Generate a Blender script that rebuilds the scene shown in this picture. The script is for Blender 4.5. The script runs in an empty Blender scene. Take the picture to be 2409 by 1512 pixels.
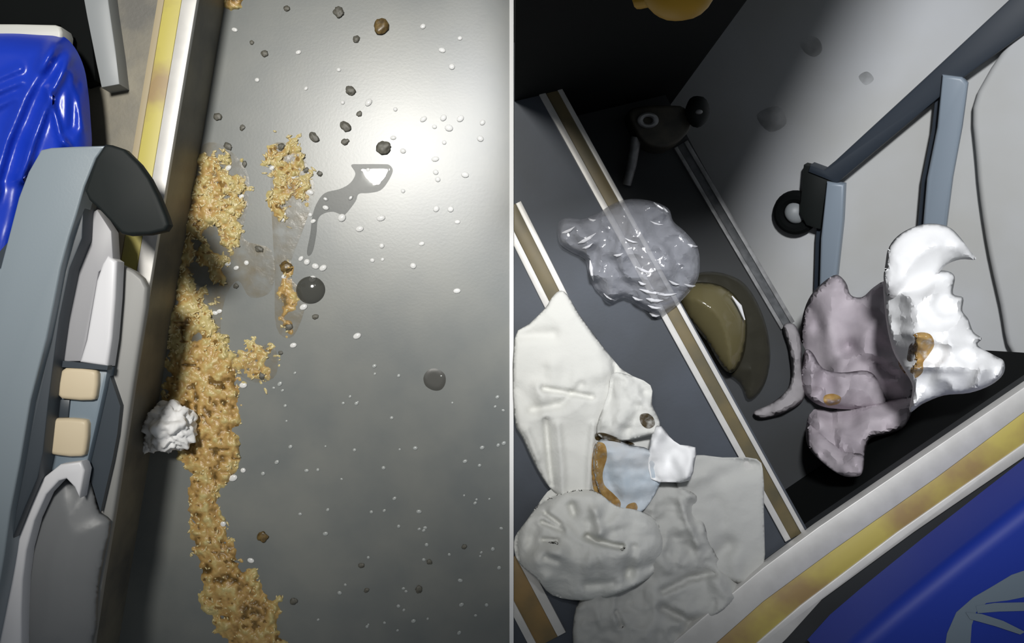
import bpy, bmesh, math, random
import numpy as np
from mathutils import Vector, Matrix, noise as mnoise
from mathutils.geometry import delaunay_2d_cdt

# ------------------------------------------------------------------ camera, world, lights
SC = bpy.context.scene
COL = SC.collection
H = 1.30                      # camera height above the aisle floor (m)
S = 0.0006                    # metres per photo pixel on the aisle floor
CX, CY = 1204.5, 756.0

cam_d = bpy.data.cameras.new('camera')
cam_d.sensor_width = 36.0
cam_d.lens = 36.0 * (H / S) / 2409.0
cam_d.clip_start = 0.02
cam = bpy.data.objects.new('camera', cam_d)
cam.location = (0, 0, H)
COL.objects.link(cam)
SC.camera = cam

world = bpy.data.worlds.new('world')
SC.world = world
world.use_nodes = True
world.node_tree.nodes['Background'].inputs[0].default_value = (0.86, 0.93, 1.0, 1)
world.node_tree.nodes['Background'].inputs[1].default_value = 0.13

def spot(name, loc, target, energy, size_deg, blend, radius, color=(1, 1, 1)):
    d = bpy.data.lights.new(name, 'SPOT')
    d.energy = energy; d.spot_size = math.radians(size_deg); d.spot_blend = blend
    d.shadow_soft_size = radius; d.color = color
    o = bpy.data.objects.new(name, d); COL.objects.link(o)
    o.location = loc
    o.rotation_euler = (Vector(target) - Vector(loc)).to_track_quat('-Z', 'Y').to_euler()
    return o

# unseen bus ceiling lamps, one per half; narrowed cones stand in for a cast shadow
spot('ceiling_lamp_aisle', (-0.43, 0.64, 2.2), (-0.38, 0.19, 0.0), 186, 36, 1.0, 0.15, (1.0, 0.975, 0.92))
spot('ceiling_lamp_stairs', (0.11, 0.79, 2.1), (0.46, 0.20, 0.0), 225, 37, 1.0, 0.13, (0.97, 0.98, 1.0))

SC.view_settings.view_transform = 'Standard'
SC.view_settings.look = 'None'
SC.view_settings.gamma = 1.0
SC.view_settings.use_curve_mapping = False
SC.view_settings.exposure = 0.0

# ------------------------------------------------------------------ helpers
random.seed(4)

def s2l(c):
    return tuple(((v / 255.0) / 12.92 if v / 255.0 <= 0.04045 else ((v / 255.0 + 0.055) / 1.055) ** 2.4) for v in c)

class Plane:
    def __init__(self, n, p):
        self.n = Vector(n).normalized(); self.p = Vector(p)
    def shift(self, h):
        return Plane(self.n, self.p + self.n * h)

def ZP(z): return Plane((0, 0, 1), (0, 0, z))

def W(px, py, pl):
    """point where the ray through a photo pixel meets a plane (or a height)"""
    if not isinstance(pl, Plane):
        k = S * (H - pl) / H
        return Vector(((px - CX) * k, (CY - py) * k, pl))
    d = Vector(((px - CX) * S / H, (CY - py) * S / H, -1.0))
    o = Vector((0, 0, H))
    t = (pl.p - o).dot(pl.n) / d.dot(pl.n)
    return o + d * t

def hash2(ix, iy, seed):
    v = np.sin(ix * 127.1 + iy * 311.7 + seed * 74.7) * 43758.5453
    return v - np.floor(v)

def vnoise(x, y, seed=0):
    x = np.asarray(x, float); y = np.asarray(y, float)
    ix = np.floor(x); iy = np.floor(y); fx = x - ix; fy = y - iy
    ux = fx * fx * (3 - 2 * fx); uy = fy * fy * (3 - 2 * fy)
    a = hash2(ix, iy, seed); b = hash2(ix + 1, iy, seed)
    c = hash2(ix, iy + 1, seed); d = hash2(ix + 1, iy + 1, seed)
    return (a * (1 - ux) + b * ux) * (1 - uy) + (c * (1 - ux) + d * ux) * uy

def fbm(x, y, seed=0, octs=4):
    s = 0; a = 0.5; t = 0
    for o in range(octs):
        s = s + a * vnoise(x * 2 ** o + o * 17.3, y * 2 ** o - o * 9.1, seed + o); t += a; a *= 0.5
    return s / t

def ridged(x, y, seed=0, octs=3):
    s = 0; a = 0.5; t = 0
    for o in range(octs):
        n = vnoise(x * 2 ** o + o * 5.7, y * 2 ** o + o * 3.3, seed + o)
        s = s + a * (1 - np.abs(2 * n - 1)); t += a; a *= 0.5
    return s / t

def smooth_poly(pts, n=5):
    out = []; m = len(pts)
    for i in range(m):
        p0, p1, p2, p3 = (np.array(pts[(i + k) % m], float) for k in (-1, 0, 1, 2))
        for j in range(n):
            t = j / n
            out.append(tuple(0.5 * ((2 * p1) + (-p0 + p2) * t + (2 * p0 - 5 * p1 + 4 * p2 - p3) * t * t + (-p0 + 3 * p1 - 3 * p2 + p3) * t ** 3)))
    return out

def inside(px, py, poly):
    r = np.zeros(px.shape, bool); n = len(poly)
    for i in range(n):
        x0, y0 = poly[i]; x1, y1 = poly[(i + 1) % n]
        if y0 == y1: continue
        c = ((y0 > py) != (y1 > py)) & (px < (x1 - x0) * (py - y0) / (y1 - y0) + x0)
        r ^= c
    return r

def edge_dist(px, py, poly):
    d = np.full(px.shape, 1e9); n = len(poly)
    for i in range(n):
        a = np.array(poly[i], float); b = np.array(poly[(i + 1) % n], float); ab = b - a
        L = max(ab.dot(ab), 1e-9)
        t = np.clip(((px - a[0]) * ab[0] + (py - a[1]) * ab[1]) / L, 0, 1)
        d = np.minimum(d, np.hypot(px - a[0] - t * ab[0], py - a[1] - t * ab[1]))
    return d

def link(name, me, mat, parent=None, smooth=True, angle=35):
    if mat is not None and len(me.materials) == 0: me.materials.append(mat)
    o = bpy.data.objects.new(name, me); COL.objects.link(o)
    if smooth:
        me.shade_smooth()
        if angle: me.set_sharp_from_angle(angle=math.radians(angle))
    if parent is not None: o.parent = parent
    return o

def from_bm(name, bm, mat, parent=None, smooth=True, angle=35):
    bmesh.ops.recalc_face_normals(bm, faces=bm.faces[:])
    me = bpy.data.meshes.new(name); bm.to_mesh(me); bm.free()
    return link(name, me, mat, parent, smooth, angle)

def tag(o, label, cat, group=None, kind=None):
    o['label'] = label
    if cat: o['category'] = cat
    if group: o['group'] = group
    if kind: o['kind'] = kind
    return o

def struct(o, label=None):
    o['kind'] = 'structure'
    if label: o['label'] = label
    return o

def empty(name, loc=(0, 0, 0)):
    o = bpy.data.objects.new(name, None); COL.objects.link(o); o.empty_display_size = 0.05
    o.location = (0, 0, 0)
    return o

def prism(name, poly, pl, depth, mat, parent=None, bevel=0.0, segs=2, taper=1.0, sm=0, down=None, angle=35):
    """a solid whose top face covers the photo polygon on plane pl, extruded by depth"""
    if not isinstance(pl, Plane): pl = ZP(pl)
    if sm: poly = smooth_poly(poly, sm)
    top = [W(x, y, pl) for x, y in poly]
    dv = (Vector(down) if down else -pl.n) * depth
    c = sum(top, Vector()) / len(top)
    bm = bmesh.new()
    tv = [bm.verts.new(p) for p in top]
    bv = [bm.verts.new(c + (p - c) * taper + dv) for p in top]
    n = len(tv)
    ft = bm.faces.new(tv); fb = bm.faces.new(bv[::-1])
    for i in range(n): bm.faces.new((tv[i], bv[i], bv[(i + 1) % n], tv[(i + 1) % n]))
    bmesh.ops.recalc_face_normals(bm, faces=bm.faces[:])
    if bevel > 0:
        es = [e for e in bm.edges if e.verts[0] in tv and e.verts[1] in tv]
        bmesh.ops.bevel(bm, geom=es, offset=bevel, segments=segs, affect='EDGES', profile=0.5, clamp_overlap=True)
    return from_bm(name, bm, mat, parent, True, angle)

def clip_x(poly, x=1208.6):
    out = []
    for i in range(len(poly)):
        (ax, ay), (bx, by) = poly[i], poly[(i + 1) % len(poly)]
        if ax >= x: out.append((ax, ay))
        if (ax >= x) != (bx >= x): out.append((x, ay + (by - ay) * (x - ax) / (bx - ax)))
    return out

def box(name, lo, hi, mat, parent=None, bevel=0.0):
    bm = bmesh.new()
    bmesh.ops.create_cube(bm, size=1.0)
    lo = Vector(lo); hi = Vector(hi)
    for v in bm.verts:
        v.co = Vector((lo[k] + (v.co[k] + 0.5) * (hi[k] - lo[k]) for k in range(3)))
    if bevel: bmesh.ops.bevel(bm, geom=bm.edges[:], offset=bevel, segments=2, affect='EDGES')
    return from_bm(name, bm, mat, parent)

def sheet(name, poly, zf, mat, parent=None, step=8, sm=4, thick=0.0006, jitter=0.3, seed=1, flat=False, angle=None, resample=None):
    """thin sheet over a photo outline; zf(px, py, edge_distance) gives the height of each point"""
    if sm: poly = smooth_poly(poly, sm)
    # resample outline
    pts = []
    for i in range(len(poly)):
        a = np.array(poly[i]); b = np.array(poly[(i + 1) % len(poly)])
        k = max(1, int(np.hypot(*(b - a)) / step + 0.5))
        for j in range(k): pts.append(tuple(a + (b - a) * j / k))
    P = np.array(pts)
    x0, y0 = P.min(0); x1, y1 = P.max(0)
    gx, gy = np.meshgrid(np.arange(x0, x1, step), np.arange(y0, y1, step))
    rs = np.random.RandomState(seed)
    gx = (gx + rs.uniform(-jitter, jitter, gx.shape) * step).ravel(); gy = (gy + rs.uniform(-jitter, jitter, gy.shape) * step).ravel()
    k = inside(gx, gy, pts); gx, gy = gx[k], gy[k]
    k = edge_dist(gx, gy, pts) > step * 0.5; gx, gy = gx[k], gy[k]
    ax = np.concatenate([P[:, 0], gx]); ay = np.concatenate([P[:, 1], gy])
    res = delaunay_2d_cdt([Vector(q) for q in zip(ax, ay)], [], [list(range(len(P)))], 1, 1e-4)
    vx = np.array([v[0] for v in res[0]]); vy = np.array([v[1] for v in res[0]])
    ed = edge_dist(vx, vy, pts)
    z = zf(vx, vy, ed)
    if isinstance(z, tuple):        # (plane, offset array): heights over a plane
        pl, off = z
        co = [W(a, b, pl.shift(float(h))) for a, b, h in zip(vx, vy, off)]
    else:
        co = [W(a, b, float(h)) for a, b, h in zip(vx, vy, np.broadcast_to(z, vx.shape))]
    me = bpy.data.meshes.new(name)
    faces = []
    for f in res[2]:
        p = [co[i] for i in f[:3]]
        nn = (p[1] - p[0]).cross(p[2] - p[0])
        faces.append(list(f) if nn.z > 0 else list(f)[::-1])
    me.from_pydata(co, [], faces)
    o = link(name, me, mat, parent, not flat, angle)
    if thick:
        m = o.modifiers.new('thickness', 'SOLIDIFY'); m.thickness = thick; m.offset = -1
    return o

def lump(name, loc, r, mat, parent=None, seed=0, amp=0.25, freq=1.6, subdiv=2, rot=0, mesh=None):
    bm = bmesh.new()
    bmesh.ops.create_icosphere(bm, subdivisions=subdiv, radius=1.0)
    for v in bm.verts:
        n = mnoise.fractal(v.co * freq + Vector((seed * 3.1, seed * 1.7, seed)), 1.0, 2.0, 4)
        v.co *= 1 + amp * n
    R = Matrix.Rotation(rot, 4, 'Z')
    for v in bm.verts:
        v.co = R @ Vector((v.co.x * r[0], v.co.y * r[1], v.co.z * r[2]))
    o = from_bm(name, bm, mat, parent, True, None)
    o.location = loc
    return o

def tube(name, pts, rad, mat, parent=None, seg=12):
    bm = bmesh.new(); rings = []
    pts = [Vector(p) for p in pts]
    for i, p in enumerate(pts):
        d = (pts[min(i + 1, len(pts) - 1)] - pts[max(i - 1, 0)]).normalized()
        u = d.cross(Vector((0.3, 0.2, 1))).normalized(); w = d.cross(u)
        rr = rad[i] if isinstance(rad, (list, tuple)) else rad
        rings.append([bm.verts.new(p + (u * math.cos(a) + w * math.sin(a)) * rr) for a in [2 * math.pi * k / seg for k in range(seg)]])
    for a, b in zip(rings, rings[1:]):
        for k in range(seg): bm.faces.new((a[k], a[(k + 1) % seg], b[(k + 1) % seg], b[k]))
    bm.faces.new(rings[0][::-1]); bm.faces.new(rings[-1])
    return from_bm(name, bm, mat, parent)

# ------------------------------------------------------------------ materials
def mat(name, rgb, rough=0.5, metal=0.0, var=0.0, var_scale=30.0, rgb2=None, bump=0.0, bump_scale=60.0, spec=0.5, coat=0.0, coat_rough=0.1,
        sss=0.0, detail=4.0, lo=0.35, hi=0.65, trans=0.0, stretch=None):
    m = bpy.data.materials.new(name); m.use_nodes = True
    nt = m.node_tree; b = nt.nodes['Principled BSDF']
    c = s2l(rgb) + (1,)
    b.inputs['Base Color'].default_value = c
    b.inputs['Roughness'].default_value = rough
    b.inputs['Metallic'].default_value = metal
    b.inputs['Specular IOR Level'].default_value = spec
    b.inputs['Coat Weight'].default_value = coat
    b.inputs['Coat Roughness'].default_value = coat_rough
    if sss:
        b.inputs['Subsurface Weight'].default_value = sss
        b.inputs['Subsurface Radius'].default_value = (0.01, 0.008, 0.006)
    tc = nt.nodes.new('ShaderNodeTexCoord')
    vec = tc.outputs['Object']
    if stretch:
        mp = nt.nodes.new('ShaderNodeMapping'); mp.inputs['Scale'].default_value = stretch
        nt.links.new(vec, mp.inputs['Vector']); vec = mp.outputs['Vector']
    if rgb2 is not None:
        n = nt.nodes.new('ShaderNodeTexNoise'); n.inputs['Scale'].default_value = var_scale; n.inputs['Detail'].default_value = detail
        nt.links.new(vec, n.inputs['Vector'])
        r = nt.nodes.new('ShaderNodeValToRGB')
        r.color_ramp.elements[0].position = lo; r.color_ramp.elements[0].color = c
        r.color_ramp.elements[1].position = hi; r.color_ramp.elements[1].color = s2l(rgb2) + (1,)
        nt.links.new(n.outputs['Fac'], r.inputs['Fac']); nt.links.new(r.outputs['Color'], b.inputs['Base Color'])
    if bump:
        n2 = nt.nodes.new('ShaderNodeTexNoise'); n2.inputs['Scale'].default_value = bump_scale; n2.inputs['Detail'].default_value = 5
        nt.links.new(vec, n2.inputs['Vector'])
        bp = nt.nodes.new('ShaderNodeBump'); bp.inputs['Strength'].default_value = bump; bp.inputs['Distance'].default_value = 0.004
        nt.links.new(n2.outputs['Fac'], bp.inputs['Height']); nt.links.new(bp.outputs['Normal'], b.inputs['Normal'])
    return m

def clear(name, rgb, alpha, rough=0.05, spec=1.0, bump=0.0, bump_scale=120):
    """a thin see-through film: part of the light goes straight through, the rest is tinted and glossy"""
    m = mat(name, rgb, rough=rough, spec=spec, bump=bump, bump_scale=bump_scale)
    m.node_tree.nodes['Principled BSDF'].inputs['Alpha'].default_value = alpha
    return m

M = {}
M['floor'] = mat('aisle_vinyl', (116, 120, 119), 0.31, rgb2=(130, 132, 128), var_scale=9, bump=0.012, bump_scale=260, spec=0.5)
M['platform'] = mat('platform_vinyl', (100, 98, 92), 0.45, rgb2=(134, 128, 112), var_scale=14, bump=0.05, bump_scale=200)
M['riser'] = mat('dark_riser_rubber', (30, 33, 30), 0.7, rgb2=(46, 42, 32), var_scale=12)
M['white_paint'] = mat('white_paint', (252, 252, 252), 0.6)
M['alu'] = mat('brushed_aluminium', (212, 210, 206), 0.45, metal=0.2, rgb2=(202, 200, 196), var_scale=40)
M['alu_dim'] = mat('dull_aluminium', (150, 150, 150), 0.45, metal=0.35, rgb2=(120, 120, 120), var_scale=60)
M['alu_grey'] = mat('grey_tread_insert', (88, 90, 92), 0.55, rgb2=(66, 68, 70), var_scale=80)
M['yellow'] = mat('worn_yellow_insert', (198, 186, 96), 0.5, rgb2=(164, 140, 100), var_scale=11, lo=0.5, hi=0.68)
M['yellow_worn'] = mat('dirty_yellow_insert', (190, 174, 92), 0.5, rgb2=(158, 132, 88), var_scale=9, lo=0.40, hi=0.60)
M['beige_edge'] = mat('beige_sealant', (172, 158, 128), 0.6)
M['brass'] = mat('olive_brass_insert', (112, 100, 70), 0.5, rgb2=(92, 86, 66), var_scale=20, metal=0.1)
M['gold'] = mat('gold_insert', (146, 118, 72), 0.5, rgb2=(110, 96, 66), var_scale=16)
M['black'] = mat('black_plastic', (22, 26, 25), 0.6, spec=0.3)
M['void'] = mat('black_rubber_and_shade', (9, 12, 12), 0.85, spec=0.15)
M['slate_pad'] = mat('slate_grey_plastic', (134, 145, 153), 0.32, bump=0.02, bump_scale=300)
M['slate_dark'] = mat('dark_slate_plastic', (58, 66, 74), 0.4)
M['cap'] = mat('charcoal_plastic', (26, 31, 31), 0.6, spec=0.25)
M['console'] = mat('grey_console_plastic', (160, 160, 164), 0.45)
M['console_white'] = mat('white_and_lit_console_plastic', (226, 226, 230), 0.4)  # white of the cover ring, also paints the lit console facet
M['dome'] = mat('grey_cover_plastic', (126, 128, 130), 0.42)
M['fairing'] = mat('grey_fairing_plastic', (142, 142, 140), 0.45)
M['frame_blue'] = mat('blue_grey_plastic', (124, 138, 150), 0.35)
M['button'] = mat('beige_button_plastic', (216, 200, 170), 0.5)
M['blue'] = mat('blue_vinyl_cover', (24, 60, 190), 0.3, spec=0.5, rgb2=(22, 52, 172), var_scale=9)
M['blue_dark'] = mat('blue_printed_fabric', (18, 50, 156), 0.55)
M['print'] = mat('pale_print_ink', (116, 130, 142), 0.7)
M['rim'] = mat('pale_seat_rim', (206, 206, 200), 0.45)
M['steel'] = mat('grey_painted_steel', (146, 150, 152), 0.45)
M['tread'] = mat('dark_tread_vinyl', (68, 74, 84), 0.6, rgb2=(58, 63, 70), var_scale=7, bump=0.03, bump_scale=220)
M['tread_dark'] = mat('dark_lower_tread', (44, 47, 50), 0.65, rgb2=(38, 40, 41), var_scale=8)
M['panel'] = mat('light_grey_panel', (200, 202, 204), 0.55, rgb2=(188, 188, 184), var_scale=3.5)
M['panel_bar'] = mat('slate_blue_bar', (45, 53, 63), 0.5)
M['rail_blue'] = mat('blue_grey_rail', (136, 148, 160), 0.42)
M['bracket'] = mat('dirty_bracket_metal', (74, 70, 60), 0.5, metal=0.2, rgb2=(54, 52, 46), var_scale=40)
M['yellow_knob'] = mat('dark_yellow_plastic', (196, 150, 26), 0.5)
M['tissue'] = mat('white_tissue', (222, 222, 217), 0.85, spec=0.1, bump=0.25, bump_scale=90)
M['tissue_bright'] = mat('clean_white_tissue', (250, 250, 250), 0.85, spec=0.1, bump=0.08, bump_scale=110)
M['tissue_lilac'] = mat('shaded_lilac_tissue', (192, 183, 189), 0.8, spec=0.15, rgb2=(168, 159, 166), var_scale=14, bump=0.1, bump_scale=70)  # own lilac tint, darkened to hold the shade it hangs in
M['tissue_grey'] = mat('plain_grey_tissue', (150, 146, 148), 0.8, spec=0.1)  # even grey, only for the narrow curled tissue
M['tissue_dimmed'] = mat('dimmed_grey_white_tissue', (188, 188, 184), 0.8, spec=0.15, bump=0.2, bump_scale=90)  # greyer paper tone, with the light fall-off on the lower tissue put in
M['tissue_mid'] = mat('soft_white_tissue', (206, 206, 202), 0.85, spec=0.1, bump=0.2, bump_scale=90)
M['tissue_blue'] = mat('bluish_wet_tissue', (196, 208, 218), 0.6, spec=0.3, rgb2=(206, 208, 210), var_scale=18, bump=0.2, bump_scale=90)
M['stain'] = mat('brown_stain', (150, 112, 52), 0.5, rgb2=(190, 156, 96), var_scale=60)
M['stain_dark'] = mat('dark_brown_stain', (72, 58, 30), 0.5)
M['smear'] = clear('brownish_wet_smear', (150, 134, 100), 0.24, 0.25, 0.5, 0.1, 200)
def patchy(m, scale, lo, hi, amax=0.95):
    nt = m.node_tree; n = nt.nodes.new('ShaderNodeTexNoise'); n.inputs['Scale'].default_value = scale; n.inputs['Detail'].default_value = 5
    tc = nt.nodes.new('ShaderNodeTexCoord'); nt.links.new(tc.outputs['Object'], n.inputs['Vector'])
    r = nt.nodes.new('ShaderNodeMapRange'); r.inputs[1].default_value = lo; r.inputs[2].default_value = hi; r.inputs[3].default_value = 0.0; r.inputs[4].default_value = amax
    nt.links.new(n.outputs['Fac'], r.inputs[0]); nt.links.new(r.outputs[0], nt.nodes['Principled BSDF'].inputs['Alpha'])
    return m
patchy(M['stain'], 70, 0.26, 0.52); patchy(M['stain_dark'], 80, 0.30, 0.56)
patchy(M['smear'], 45, 0.30, 0.72, 0.42)
M['smudge'] = patchy(clear('grey_grime', (90, 92, 90), 0.3, 0.7, 0.2), 22, 0.3, 0.8, 0.55)
M['film_glint'] = clear('painted_film_glint', (246, 246, 250), 0.8, 0.15, 1.0)  # bright streaks standing in for highlights on the bag film
M['grain'] = mat('pale_grain_and_glint', (222, 206, 156), 0.18, spec=0.7, sss=0.2)  # pale food grains, also standing in for wet glints
M['droplet'] = mat('glint_white_droplet', (236, 236, 234), 0.12, spec=0.8)  # whole dome whitish, so the wet glint sits in the colour
M['droplet_dim'] = mat('faint_glint_droplet', (176, 180, 178), 0.25, spec=0.6)  # fainter glint tone for droplets on the dim floor
M['crumb'] = mat('dark_food_crumb', (104, 102, 92), 0.5, rgb2=(84, 82, 74), var_scale=200)
M['crumb_brown'] = mat('brown_food_crumb', (126, 104, 62), 0.35, rgb2=(84, 68, 40), var_scale=160)
M['water'] = clear('clear_liquid', (120, 122, 120), 0.42, 0.03, 1.0)
M['bubble'] = clear('dark_liquid_bubble', (78, 78, 72), 0.74, 0.08, 0.9)
M['damp'] = clear('dark_damp_film', (70, 68, 62), 0.62, 0.35, 0.5)
M['bag'] = clear('clear_plastic_film', (176, 178, 186), 0.40, 0.10, 1.0, 0.5, 70)
M['bag_liquid'] = clear('olive_liquid_in_film', (104, 97, 68), 0.86, 0.14, 0.7)
M['bag_end'] = clear('olive_plastic_film', (58, 55, 40), 0.38, 0.3, 0.5)

def vomit_material():
    m = bpy.data.materials.new('ochre_vomit'); m.use_nodes = True
    nt = m.node_tree; b = nt.nodes['Principled BSDF']
    at = nt.nodes.new('ShaderNodeAttribute'); at.attribute_name = 'tone'
    r = nt.nodes.new('ShaderNodeValToRGB'); e = r.color_ramp.elements
    e[0].position = 0.0; e[0].color = s2l((92, 72, 36)) + (1,)
    e[1].position = 1.0; e[1].color = s2l((204, 188, 130)) + (1,)
    for p, c in ((0.18, (132, 104, 56)), (0.42, (186, 150, 92)), (0.70, (196, 166, 104))):
        k = e.new(p); k.color = s2l(c) + (1,)
    nt.links.new(at.outputs['Fac'], r.inputs['Fac']); nt.links.new(r.outputs['Color'], b.inputs['Base Color'])
    tc = nt.nodes.new('ShaderNodeTexCoord')
    n2 = nt.nodes.new('ShaderNodeTexNoise'); n2.inputs['Scale'].default_value = 260; n2.inputs['Detail'].default_value = 4
    nt.links.new(tc.outputs['Object'], n2.inputs['Vector'])
    bp = nt.nodes.new('ShaderNodeBump'); bp.inputs['Strength'].default_value = 0.35; bp.inputs['Distance'].default_value = 0.003
    nt.links.new(n2.outputs['Fac'], bp.inputs['Height']); nt.links.new(bp.outputs['Normal'], b.inputs['Normal'])
    b.inputs['Roughness'].default_value = 0.32; b.inputs['Specular IOR Level'].default_value = 0.5
    return m
M['vomit'] = vomit_material()

# ------------------------------------------------------------------ the setting, aisle half
ZPLAT = 0.105
def xr(py): return 460 - 0.166 * py           # platform edge in the photo

struct(box('floor', (-0.62, -1.6, -0.05), (-0.0035, 1.6, 0.0), M['floor']), 'grey vinyl aisle floor, wet and spattered')
struct(box('added_divider', (-0.0035, -1.6, -0.05), (0.0022, 1.6, 0.004), M['white_paint']), 'added thin white divider between the aisle floor and the stair floor')  # added divider between two separate views, not floor trim

struct(prism('floor_left', [(-900, -900), (xr(-900), -900), (xr(2400), 2400), (-900, 2400)], ZPLAT, 0.196, M['platform']), 'dark raised seat platform beside the aisle')
struct(prism('baseboard_left', [(xr(-900) - 4, -900), (xr(-900) + 1, -900), (xr(2400) + 1, 2400), (xr(2400) - 4, 2400)], ZPLAT - 0.003, 0.16, M['riser']), 'dark riser below the raised platform')

tr = empty('trim_2'); struct(tr, 'worn yellow and silver nosing on the platform edge')
def band(name, o0, o1, m, z=ZPLAT + 0.004, y0=-900, y1=2400, bev=0.0012):
    prism(name, [(xr(y0) + o0, y0), (xr(y0) + o1, y0), (xr(y1) + o1, y1), (xr(y1) + o0, y1)], z, 0.008, m, tr, bevel=bev)
band('rail', -33, 3, M['alu'], ZPLAT + 0.006)
band('insert', -74, -33, M['yellow'], ZPLAT + 0.004)
band('sealant', -90, -74, M['beige_edge'], ZPLAT + 0.003)

# ------------------------------------------------------------------ the setting, stair half
ZC, ZD = -0.20, -0.45
struct(prism('floor_right', [(1208.2, 100), (1262, 100), (1322, 208), (1912, 1268), (2070, 1560), (1208.2, 1560)], 0.0, 0.05, M['tread']),
       'dark slate vinyl landing at the top of the steps')
# riser below the landing edge, lower tread, well
struct(prism('wall_riser', [(1252, 100), (1258, 100), (1318, 208), (1908, 1268), (2066, 1560), (2060, 1560)], -0.006, 0.46, M['void']), 'black riser below the landing')
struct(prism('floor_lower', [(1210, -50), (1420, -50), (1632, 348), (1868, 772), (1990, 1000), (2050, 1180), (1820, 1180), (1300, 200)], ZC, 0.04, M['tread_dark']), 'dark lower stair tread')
struct(box('floor_bottom', (0.0, -1.6, ZD - 0.04), (2.2, 1.6, ZD), M['void']), 'black bottom of the stairwell')

def nosing(name, a, b, z, parts, label):
    """a stepped nosing along the photo line a-b; parts: (name, offset0, offset1, material, lift)"""
    e = empty(name); struct(e, label)
    a = np.array(a, float); b = np.array(b, float)
    d = (b - a) / np.hypot(*(b - a)); n = np.array([-d[1], d[0]]) * -1     # towards the up-hand side of the photo
    for nm, o0, o1, m, lift in parts:
        q = [a + n * o0, a + n * o1, b + n * o1, b + n * o0]
        prism(nm, clip_x([tuple(v) for v in q]), z + lift, 0.012, m, e, bevel=0.001)
    return e
nosing('trim_3', (1258, 203), (1848, 1275), 0.0, (('rail', 0, 15, M['alu'], 0.006), ('insert', 15, 43, M['brass'], 0.003), ('rail', 43, 54, M['alu'], 0.006)),
       'olive and aluminium nosing on the landing edge')
nosing('trim_4', (1586, 348), (1838, 775), ZC, (('rail', 0, 9, M['alu_dim'], 0.006), ('insert', 9, 27, M['alu_grey'], 0.003), ('rail', 27, 37, M['alu_dim'], 0.006)),
       'grey aluminium nosing on the lower tread')
nosing('trim_5', (1170, 500), (1345, 850), 0.0, (('rail', 0, 16, M['alu'], 0.005), ('insert', 16, 48, M['brass'], 0.0025), ('rail', 48, 62, M['alu'], 0.005)),
       'olive and aluminium floor strip running under the large white tissue')
nosing('trim_6', (1150, 1340), (1250, 1530), 0.0, (('rail', 0, 18, M['alu'], 0.005), ('insert', 18, 70, M['gold'], 0.0025), ('rail', 70, 92, M['alu'], 0.005)),
       'gold and aluminium floor strip beside the crumpled tissue heap')

# raised seat platform on the far side of the steps, with its own nosing
ZQ = 0.022
E0 = [(2520, 836), (2409, 911), (1926, 1239), (1796, 1335), (1650, 1455), (1540, 1550)]
E1 = [(2520, 896), (2409, 970), (2206, 1122), (1955, 1298), (1796, 1415), (1692, 1507), (1640, 1552)]
E2 = [(2520, 968), (2409, 1043), (2110, 1252), (1884, 1423), (1796, 1498), (1736, 1552)]
E3 = [(2520, 1000), (2409, 1076), (2151, 1252), (1934, 1411), (1851, 1503), (1800, 1552)]
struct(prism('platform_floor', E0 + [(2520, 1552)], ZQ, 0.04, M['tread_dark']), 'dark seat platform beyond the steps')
struct(prism('wall_well', E0 + [(1560, 1552), (1670, 1455), (1815, 1338), (1945, 1242), (2409, 928), (2520, 852)], ZQ - 0.004, 0.47, M['void']), 'black side wall of the stairwell')
tq = empty('trim_7'); struct(tq, 'worn yellow and silver nosing on the platform beyond the steps')
prism('rail', E0 + E1[::-1], ZQ + 0.008, 0.02, M['alu'], tq, bevel=0.0015)
prism('insert', E1 + E2[::-1], ZQ + 0.006, 0.01, M['yellow_worn'], tq, bevel=0.0008)
prism('rail', E2 + E3[::-1], ZQ + 0.008, 0.012, M['alu'], tq, bevel=0.002)

# sloping light grey side panel beyond the lower tread
q0 = W(1560, 230, ZD); q1 = W(1900, 830, ZD); q2 = W(1925, 430, -0.35)
PAN = Plane((q1 - q0).cross(q2 - q0) if (q1 - q0).cross(q2 - q0).z > 0 else (q2 - q0).cross(q1 - q0), q0)
struct(prism('wall_right', [(1500, 120), (1440, -420), (3000, -420), (3000, 860), (2409, 834), (2200, 826), (1895, 822)], PAN, 0.02, M['panel']), 'light grey sloping side panel beyond the steps')

WR = bpy.data.objects['wall_right']
for q in ([(1880, 96), (1900, 84), (1926, 92), (1934, 118), (1916, 134), (1892, 122)], [(2020, 180), (2040, 168), (2056, 186), (2036, 200)], [(1780, 270), (1830, 250), (1850, 290), (1810, 310)]):
    o = sheet('smudge', q, lambda x, y, ed: (PAN, np.full(x.shape, 0.0006)), M['smudge'], WR, step=6, sm=4, thick=0)

# black cabinet at the head of the steps
f0 = Vector((0.0035, 0.3105, 0)); f1 = W(1600, 215, ZC)
cb = empty('floor_cabinet'); tag(cb, 'black cabinet standing at the head of the steps', 'cabinet')
bm = bmesh.new()
foot = [(f0.x, f0.y), (f1.x, f1.y), (f1.x + 0.20, f1.y + 0.36), (f0.x, f1.y + 0.36)]
lo = [bm.verts.new((x, y, ZD)) for x, y in foot]; hi = [bm.verts.new((x, y, 0.68)) for x, y in foot]
bm.faces.new(lo[::-1]); bm.faces.new(hi)
for i in range(4): bm.faces.new((lo[i], lo[(i + 1) % 4], hi[(i + 1) % 4], hi[i]))
from_bm('body', bm, M['void'], cb)
fn = Vector((f1.y - f0.y, -(f1.x - f0.x), 0)).normalized()
FACE = Plane(fn, f0)

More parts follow.
